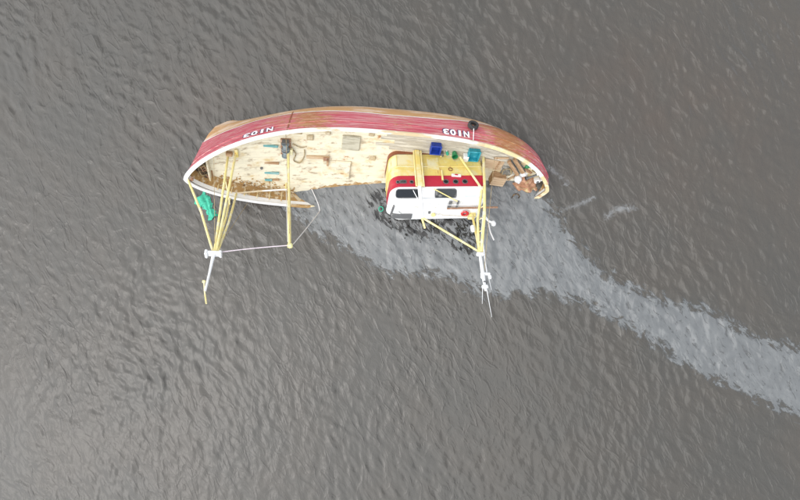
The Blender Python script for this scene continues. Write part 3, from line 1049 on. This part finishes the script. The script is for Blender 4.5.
# mid gantry
mg = MB().tube([(4.52, 2.2, -.52), (4.10, .05, 4.85)], .07, 8).build('mid_gantry', 'cream_pole', boat)
MB().tube([(4.52, -1.0, -.5), (4.12, -.05, 4.85)], .06, 8).build('gantry_leg', 'cream_pole', mg)
MB().tube([(4.68, 2.35, -.5), (4.2, .05, 4.65)], .025, 6).build('gantry_wire', 'white_rope', mg)
MB().box((4.08, 0, 4.92), (.24, .24, .20), bev=.05).build('gantry_head', 'yellow_paint', mg)
MB().tube([(7.22, 1.7, .47), (6.0, 1.72, .2), (4.62, 1.7, -.02)], .045, 8).build('side_rail_pipe', 'rail_paint', boat)
for s, w in ((7.22, .47), (4.66, 0.0)):
    MB().tube([(s, 1.7, dk(s)), (s, 1.7, w)], .05, 8).build('rail_stanchion', 'cream_pole', boat)
MB().tube(sag((7.08, 0, 5.45), (4.12, 0, 4.9), 12, .03), .022, 6).build('triatic_stay', 'pink_rope', boat)

for a_, b_, d_, r_, m in (((-4.85, -.5, 6.3), (-5.9, -1.9, .1), .05, .012, 'rope'), ((-4.8, -.5, 5.2), (-5.05, .45, 2.1), .08, .012, 'white_rope'),
                          ((-5.1, -1.0, 3.4), (-3.4, .3, 2.3), .18, .012, 'rope'), ((4.1, 0, 4.8), (4.6, -2.3, -.2), .06, .012, 'rope'),
                          ((7.3, 0, 5.4), (6.6, 2.35, .45), .10, .012, 'rope'), ((7.35, 0, 5.4), (7.9, -1.35, .75), .06, .012, 'rope'),
                          ((-5.0, -.5, 4.4), (-5.5, .2, 2.9), .15, .014, 'rope_dark'), ((-1.97, -1.2, 3.7), (-1.0, -.3, 2.5), .1, .012, 'white_rope')):
    MB().tube(sag(a_, b_, 12, d_, (0, .6, -.6)), r_, 5).build('rigging_wire', m, boat)

# winch on the fore deck
wz = dk(4.63)
wi = MB().box((4.63, -1.05, wz + .1), (.5, 1.05, .1), bev=.02).build('deck_winch', 'rusty_steel', boat)
MY = Matrix.Rotation(rad(90), 4, 'X')
for u in (-1.3, -.82):
    MB().lathe([(0, -.19), (.20, -.19), (.20, -.15), (.12, -.14), (.13, 0), (.12, .14), (.20, .15), (.20, .19), (0, .19)], 16, Matrix.Translation((4.63, u, wz + .34)) @ MY).build('winch_drum', 'steel_blue', wi)
for u in (-1.55, -1.06, -.58):
    MB().box((4.63, u, wz + .26), (.34, .05, .32), bev=.01).build('winch_bracket', 'dark_grey', wi)
MB().box((4.36, -.85, wz + .22), (.16, .34, .2), bev=.03).build('winch_motor', 'yellow_paint', wi)


# ------------------------------------------------------------------ loose things on the boat (each its own thing)
def at_boat(s, u, w, rz=0.0, rx=0.0, ry=0.0):
    return BM @ Matrix.Translation((s, u, w)) @ Euler((rx, ry, rz)).to_matrix().to_4x4()


def crate(name, s, u, d, m, label, cat, group=None, rz=0.0, rx=0.0, ry=0.0, dz=0.05, t=.035, rib=True):
    o = prop(empty(name, at_boat(s, u, dk(s) + dz, rz, rx, ry)), label, cat, group)
    L, W, H = d
    MB().box((0, 0, t / 2), (L - .01, W - .01, t)).build('base', m, o)
    for sx in (-1, 1):
        MB().box((sx * (L / 2 - t / 2), 0, H / 2), (t, W, H), bev=.008).build('end_wall', m, o)
        MB().box((0, sx * (W / 2 - t / 2), H / 2), (L - 2 * t, t, H - .004), bev=.008).build('side_wall', m, o)
    r = MB()
    for sx in (-1, 1):
        r.box((sx * (L / 2 + .005), 0, H - .03), (.035, W + .045, .05), bev=.008)
        r.box((0, sx * (W / 2 + .005), H - .03), (L - .03, .035, .046), bev=.008)
    r.build('rim', m, o)
    if rib:
        for k in (-1, 1):
            MB().box((k * L * .22, W / 2 + .008, H / 2 - .04), (.03, .02, H - .14)).build('rib', m, o)
            MB().box((k * L * .22, -W / 2 - .008, H / 2 - .04), (.03, .02, H - .14)).build('rib', m, o)
    return o


crate('fish_crate', -2.92, -1.62, (.52, .56, .34), 'blue_plastic', 'deep blue plastic fish crate against the yellow wheelhouse wall', 'crate')
o = crate('fish_crate', -4.98, -1.42, (.60, .66, .30), 'teal_plastic', 'turquoise plastic fish crate beside a small white tub', 'crate')
tub = prop(empty('white_tub', at_boat(-4.6, -1.22, dk(-4.6) + .05)), 'small white square tub between the turquoise crate and the green bucket', 'tub')
MB().box((0, 0, .15), (.26, .34, .3), bev=.03).build('body', 'white_plastic', tub)
MB().box((0, 0, .315), (.29, .37, .04), bev=.015).build('lid', 'white_plastic', tub)
bk = prop(empty('bucket', at_boat(-4.0, -1.33, dk(-4.0) + .05)), 'dark green plastic bucket at the foot of the wheelhouse', 'bucket')
MB().lathe([(.0, .01), (.12, .01), (.155, .3), (.17, .3), (.17, .33), (.145, .33), (.115, .04), (0, .04)], 18).build('body', 'green_plastic', bk, smooth=False)
MB().tube([(.155 * math.cos(a), .06 * math.sin(a) + .02, .31 + .17 * math.sin(a)) for a in np.linspace(0, math.pi, 12)], .009, 6).build('handle', 'dark_grey', bk)
bt = prop(empty('bottle', at_boat(-3.62, -1.3, dk(-3.62) + .11, 0.4, rx=rad(90))), 'pale green bottle lying between the blue crate and green bucket', 'bottle')
MB().lathe([(0, -.13), (.07, -.13), (.075, -.1), (.075, .06), (.03, .12), (.03, .16)], 12).build('body', 'net_green', bt, smooth=True)
MB().lathe([(.033, .14), (.036, .14), (.036, .175), (0, .175)], 10).build('cap', 'white_plastic', bt)
jc = prop(empty('jerry_can', at_boat(-3.32, -1.28, dk(-3.32) + .05, .3)), 'dark jerry can with cream cap next to the blue crate', 'can')
MB().box((0, 0, .15), (.2, .15, .3), bev=.03).build('body', 'dark_grey', jc)
MB().lathe([(.03, .29), (.035, .34), (0, .34)], 10, Matrix.Translation((.05, 0, 0))).build('cap', 'cream_pole', jc)
MB().tube([(-.07, 0, .29), (-.06, 0, .35), (.0, 0, .35), (.01, 0, .29)], .014, 6).build('handle', 'dark_grey', jc)

# tyre fender hung on the quarter
p0 = Vector(on_hull(-4.55, .86, .17))
p1 = Vector(on_hull(-4.55, .70, .17))
p2 = Vector(on_hull(-4.35, .86, .17))
zt = (p2 - p0).normalized()
nt_ = zt.cross(p1 - p0).normalized()
if nt_.y > 0:
    nt_ = -nt_
yt = nt_.cross(zt)
TM = Matrix(((zt.x, yt.x, nt_.x, p0.x), (zt.y, yt.y, nt_.y, p0.y), (zt.z, yt.z, nt_.z, p0.z), (0, 0, 0, 1)))
ty = prop(empty('tyre_fender', BM @ TM), 'old black tyre hung as a fender over the red hull side', 'tyre')
prof = [(.14, -.07), (.155, -.10), (.24, -.105), (.27, -.08), (.275, 0), (.27, .08), (.24, .105), (.155, .10), (.14, .07), (.155, .055), (.22, .05), (.235, 0), (.22, -.05), (.155, -.055), (.14, -.07)]
MB().lathe(prof, 28).build('tyre', 'rubber', ty, smooth=False)
inv = TM.inverted()
rl = Vector((float(p0.x) + .05, -float(half_beam(-4.5)) + .02, float(rail_w(np.asarray(-4.5 / 9.38))) + .08))
MB().tube([inv @ p0 + Vector((0, .2, .04)), inv @ (p0.lerp(rl, .6) + Vector((0, -.06, 0))), inv @ rl], .022, 6).build('lanyard', 'white_rope', ty)

# stern clutter
pn = prop(empty('plywood_board', at_boat(-6.2, -.82, dk(-6.2) + .075, -.12)), 'large tan plywood board lying on deck aft of the wheelhouse', 'board')
MB().box((0, 0, .03), (1.15, .62, .05), bev=.008).build('sheet', 'tan_wood', pn)
MB().box((-.3, .0, .075), (.08, .6, .04), bev=.005).build('batten', 'brown_wood', pn)
MB().box((.56, .0, .075), (.07, .6, .04), bev=.005).build('batten', 'brown_wood', pn)


def plank_box(s, u, d, label, rz, dz):
    o = prop(empty('wooden_box', at_boat(s, u, dk(s) + dz, rz)), label, 'box')
    L, W, H = d
    n = 4
    for k in range(n):
        MB().box((0, -W / 2 + W / n * (k + .5), H), (L, W / n - .012, .03), bev=.004).build('lid_plank', 'tan_wood', o)
    for sx in (-1, 1):
        MB().box((sx * (L / 2 - .02), 0, H / 2), (.03, W - .02, H - .035), bev=.004).build('end_board', 'brown_wood', o)
        MB().box((0, sx * (W / 2 - .02), H / 2), (L - .08, .03, H - .035), bev=.004).build('side_board', 'brown_wood', o)
    return o


plank_box(-6.72, .05, (.78, .62, .45), 'tan wooden box standing half in the water between wheelhouse and white buoy', -.1, .05)
for (a, b, lab) in (((-6.95, -1.28), (-7.75, -.35), 'long timber beam lying slantwise by the plywood board'),
                    ((-7.2, -1.48), (-8.0, -.55), 'long timber beam lying slantwise against the stern bulwark')):
    sm, um = (a[0] + b[0]) / 2, (a[1] + b[1]) / 2
    ln = math.hypot(b[0] - a[0], b[1] - a[1])
    o = prop(empty('timber_beam', at_boat(sm, um, dk(sm) + .09, math.atan2(b[1] - a[1], b[0] - a[0]))), lab, 'beam')
    MB().box((0, 0, .1), (ln, .2, .18), bev=.015).build('timber', 'brown_wood', o)
    MB().box((0, .115, .1), (ln * .96, .03, .15), bev=.005).build('edge_strip', 'dark_grey', o)
by = prop(empty('buoy', at_boat(-7.82, -.12, dk(-7.8) + .06)), 'round white buoy by the brown tarpaulin at the stern', 'buoy')
MB().lathe([(0, 0)] + [(.22 * math.sin(a), .22 - .22 * math.cos(a)) for a in np.linspace(.15, math.pi - .2, 10)] + [(.05, .47), (.05, .52), (0, .52)], 18).build('ball', 'white_plastic', by, smooth=True)
MB().lathe([(.05, .49), (.075, .50), (.05, .53)], 12).build('eye', 'white_plastic', by)
wr_ = prop(empty('white_rag', at_boat(-8.12, -.28, dk(-8.1) + .05)), 'crumpled white rag lying beside the round buoy', 'rag')


def crumple(rx, ry, h, seed, n=20, m_=36, rough=.22):
    rg = np.random.default_rng(seed)
    ph = rg.uniform(0, 6.28, 12)
    rows = []
    for i in range(n + 1):
        r = i / n
        row = []
        for j in range(m_):
            a = 2 * math.pi * j / m_
            e = 1 + .14 * math.sin(3 * a + ph[0]) + .09 * math.sin(5 * a + ph[1]) + .05 * math.sin(9 * a + ph[2])
            x, y = rx * r * e * math.cos(a), ry * r * e * math.sin(a)
            z = h * (1 - r ** 2.4) + h * rough * (math.sin(7 * x / rx + 3 * y / ry + ph[3]) + math.sin(5 * y / ry - 4 * x / rx + ph[4]) + .7 * math.sin(11 * x / rx + ph[5]) * math.sin(9 * y / ry + ph[6])) * (1 - r ** 4)
            row.append((x, y, max(z, -.01)))
        rows.append(row)
    return MB().grid(rows, True)


crumple(.28, .18, .12, 3).build('cloth', 'white_plastic', wr_, smooth=True)
tp = prop(empty('tarpaulin', at_boat(-8.5, .34, dk(-8.5) + .10, -.25)), 'crumpled pinkish-brown tarpaulin heaped inside the stern', 'tarpaulin')
crumple(.78, .52, .42, 5, 26, 48).build('cloth', 'tarp', tp, smooth=True)
MB().tube([(-.5, -.2, .28), (-.1, -.05, .43), (.3, .1, .36), (.6, .2, .2)], .02, 6).build('lashing', 'rope', tp)
sr = prop(empty('stern_roller', at_boat(-8.5, -.45, dk(-8.5) + .05, .62)), 'dark steel roller on brackets by the stern bulwark', 'roller')
MB().lathe([(0, -.32), (.07, -.32), (.09, -.28), (.06, -.2), (.06, .2), (.09, .28), (.07, .32), (0, .32)], 14, Matrix.Translation((0, 0, .24)) @ Matrix.Rotation(rad(90), 4, 'Y')).build('drum', 'dark_grey', sr)
for k in (-1, 1):
    MB().box((k * .36, 0, .16), (.05, .16, .32), bev=.01).build('bracket', 'rubber', sr)
cl = prop(empty('white_chock', at_boat(-8.93, -.12, dk(-8.9) + .05, .5)), 'small white chock with a dark hole near the stern roller', 'chock')
MB().box((0, 0, .14), (.34, .22, .28), bev=.04).build('block', 'white_plastic', cl)
MB().lathe([(.0, .283), (.06, .283), (.075, .287), (.085, .282)], 12).build('hole_ring', 'dark_grey', cl)
gr = prop(empty('green_rag', at_boat(-8.2, -.95, dk(-8.2) + .04, .6)), 'mossy green rag under the stern rail', 'rag')
crumple(.30, .12, .09, 9).build('cloth', 'green_plastic', gr, smooth=True)

dn = prop(empty('net_heap', at_boat(-7.12, -.42, dk(-7.1) + .04, .3)), 'grey tangled netting between the wooden box and slanting beams', 'net')
crumple(.36, .42, .16, 31, 16, 30, .3).build('netting', 'dark_net', dn, smooth=True)
MB().tube([(.3 * math.cos(a * .7) * (1 - a * .02), .3 * math.sin(a * .7), .14 + .03 * math.sin(a * 2.1)) for a in range(16)], .022, 6).build('head_rope', 'rope', dn)
rc = prop(empty('rope_coil', at_boat(-8.62, -.86, dk(-8.6) + .07)), 'coil of tan rope tucked under the stern rail', 'rope')
MB().tube([((.10 + .006 * a) * math.cos(a * .6), (.10 + .006 * a) * math.sin(a * .6), .012 * (a % 7)) for a in range(30)], .02, 6).build('coil', 'rope', rc, smooth=True)
for k_, (s_, u_, rz_, ln_, lab_) in enumerate(((-7.55, .02, .9, .55, 'short broken board between the netting and the white buoy'), (-8.25, -.62, -.5, .6, 'short dark board lying between the stern roller and slanting beams'),
                                               (-6.55, -1.32, .1, .8, 'thin grey board along the starboard bulwark beside the plywood'))):
    o = prop(empty('loose_board', at_boat(s_, u_, dk(s_) + .07, rz_)), lab_, 'board')
    MB().box((0, 0, .02), (ln_, .13, .035), bev=.006).build('plank', ['brown_wood', 'rusty_steel', 'tan_wood'][k_], o)
    MB().box((ln_ * .3, 0, .045), (.05, .12, .02), bev=.003).build('cleat', 'brown_wood', o)

# timber beam on the fore deck
o = prop(empty('timber_beam', at_boat(3.02, -.34, dk(3.0) + .05, .02)), 'brown timber beam with a crosspiece lying on the cream fore deck', 'beam')
MB().box((0, 0, .07), (1.2, .17, .12), bev=.015).build('timber', 'tan_wood', o)
MB().box((-.5, .18, .16), (.11, .62, .06), bev=.012).build('crosspiece', 'brown_wood', o)
MB().box((-.42, 0, .16), (.3, .24, .06), bev=.012).build('plate', 'rusty_steel', o)


# ropes
def rope_thing(name, pts, r, m, label, cat='rope'):
    o = MB().tube(pts, r, 6).build(name, m, None, smooth=True)
    return prop(o, label, cat)


def smooth_path(P, n=8):
    P = [Vector(p) for p in P]
    out = []
    for i in range(len(P) - 1):
        p0_, p1_, p2_, p3_ = P[max(i - 1, 0)], P[i], P[i + 1], P[min(i + 2, len(P) - 1)]
        for k in range(n):
            t = k / n
            out.append(.5 * ((2 * p1_) + (p2_ - p0_) * t + (2 * p0_ - 5 * p1_ + 4 * p2_ - p3_) * t * t + (3 * p1_ - p0_ - 3 * p2_ + p3_) * t ** 3))
    return out + [P[-1]]


def deckp(s, u, dz=.07):
    hb = float(half_beam(s)) - .13
    return BM @ Vector((s, u, dk(s) + .05 * (1 - (u / hb) ** 2) + dz))


rope_thing('rope', smooth_path([deckp(4.35, -.95), deckp(4.15, -.55), deckp(4.25, -.1), deckp(3.95, .08), deckp(3.78, -.2), deckp(3.7, -.55), deckp(3.72, -.85)]), .028, 'rope', 'brown rope looping away from the deck winch')
rope_thing('rope', smooth_path([deckp(4.3, -1.25), deckp(4.0, -1.05), deckp(3.85, -1.0), deckp(3.6, -1.08)]), .022, 'rope', 'short brown rope end between winch and small deck hatch')
wx_, wy_ = px(320, 211)
wz_ = float(wave(wx_, wy_)) + .02
gt = BM @ Vector((4.0, .02, 4.9))
rope_thing('rope', sag(gt, (wx_, wy_, wz_), 14, .12) + smooth_path([(wx_, wy_, wz_), (wx_ - .12, wy_ + .45, float(wave(wx_ - .12, wy_ + .45)) + .02), tuple(deckp(3.3, 2.2, .02))])[1:], .024, 'white_rope', 'pale rope slanting from the mid gantry head down into the water')

# rope and chain heap in the bow
rg = np.random.default_rng(21)
hp = prop(empty('rope_heap', BM), 'tangled heap of dark rope and rusty chain in the bow', 'rope')
for k in range(20):
    s0, u0 = 8.47 + abs(rg.normal(0, .16)), rg.uniform(-.15, .85)
    pts, a = [], rg.uniform(0, 6.28)
    R_ = rg.uniform(.10, .26)
    for j in range(14):
        th = a + j * .55
        s = min(max(s0 + R_ * math.cos(th) * (1 + .2 * math.sin(j * 1.3)), 8.45), 8.98)
        hb = max(float(half_beam(s)) - .2, .05)
        u = min(max(u0 + R_ * 1.3 * math.sin(th), -hb), hb)
        pts.append((s, u, dk(s) + .05 + .02 * k * .6 + .05 * math.sin(th * 2)))
    MB().tube(smooth_path(pts, 3), .028, 6).build('rope_turn', ['rope_dark', 'rope_dark', 'rope', 'rusty_steel'][k % 4], hp, smooth=True)

# rubbish washed into the port waterway
dbm = MB()
for k in range(130):
    s = rg.uniform(4.2, 8.0)
    hb = inner_half(s) - .12
    u = hb - abs(rg.normal(0, .26)) - .05
    d = (rg.uniform(.04, .16), rg.uniform(.03, .09), rg.uniform(.02, .07))
    dbm.box((s, u, dk(s) + .03 + d[2] / 2), d, rz=rg.uniform(0, 3.1), bev=.01)
db = dbm.build('deck_litter', 'waterway_rust', None, mw=BM)
prop(db, 'scattered rusty litter along the port scuppers of the bow', 'litter', kind='stuff')

# lifebuoy on the wheelhouse roof
lb = prop(empty('lifebuoy', at_boat(-4.62, .22, 2.505 + SLP * (-4.62 + .65) + .07)), 'red ring lifebuoy lying on the white wheelhouse roof', 'lifebuoy')
ring = [(.15 + .065 * math.cos(a), .065 * math.sin(a)) for a in np.linspace(0, 2 * math.pi, 11)]
MB().lathe(ring, 24).build('ring', 'red_plastic', lb, smooth=True)
MB().tube([(.225 * math.cos(a), .225 * math.sin(a), .02 * math.sin(8 * a)) for a in np.linspace(0, 2 * math.pi, 40)], .01, 5, False).build('grab_line', 'white_rope', lb)

# ------------------------------------------------------------------ things afloat
path = [px(199, 197), px(206, 203), px(210, 210), px(214, 218)]
wid = [.42, .36, .20, .30]
rows = []
N_, M_ = 34, 16
for i in range(N_ + 1):
    f = i / N_ * 3
    k = min(int(f), 2)
    t = f - k
    a, b = np.array(path[k]), np.array(path[k + 1])
    c = a + (b - a) * t
    w = wid[k] + (wid[k + 1] - wid[k]) * t + .04 * math.sin(i * .8) + .025 * math.sin(i * 1.9)
    d = (b - a) / np.linalg.norm(b - a)
    n_ = np.array([-d[1], d[0]])
    row = []
    for j in range(M_ + 1):
        v = j / M_ * 2 - 1
        q = c + n_ * v * w + d * .05 * math.sin(v * 4 + i * .1)
        z = float(wave(q[0], q[1])) + .08 * (1 - v * v) + .025 * math.sin(v * 7 + i * .25) * (1 - v * v) + .02 + .008 * math.sin(i * .6)
        row.append((q[0], q[1], z))
    rows.append(row)
nb = MB().grid(rows).build('fishing_net', 'net_green', None, smooth=True)
prop(nb, 'bunched sea-green fishing net floating beside the bow', 'net')
for (a, b), lab, m, r in (((381, 209), 'small white-green ring of rope afloat ahead of the wheelhouse', 'net_green', .12),):
    cx, cy = px(a, b)
    pts = [(cx + r * math.cos(k * .52), cy + r * 1.1 * math.sin(k * .52), float(wave(cx + r * math.cos(k * .52), cy + r * math.sin(k * .52))) + .02) for k in range(13)]
    rope_thing('rope_ring', pts, .03, m, lab)
cx, cy = px(516, 196)
cv = [(cx - .25, cy - .12), (cx - .1, cy + .08), (cx + .08, cy + .1), (cx + .2, cy - .02), (cx + .12, cy - .12)]
rope_thing('rope', smooth_path([(x, y, float(wave(x, y)) + .02) for x, y in cv]), .035, 'rope_dark', 'dark scrap of rope afloat on the slick near the tarpaulin')
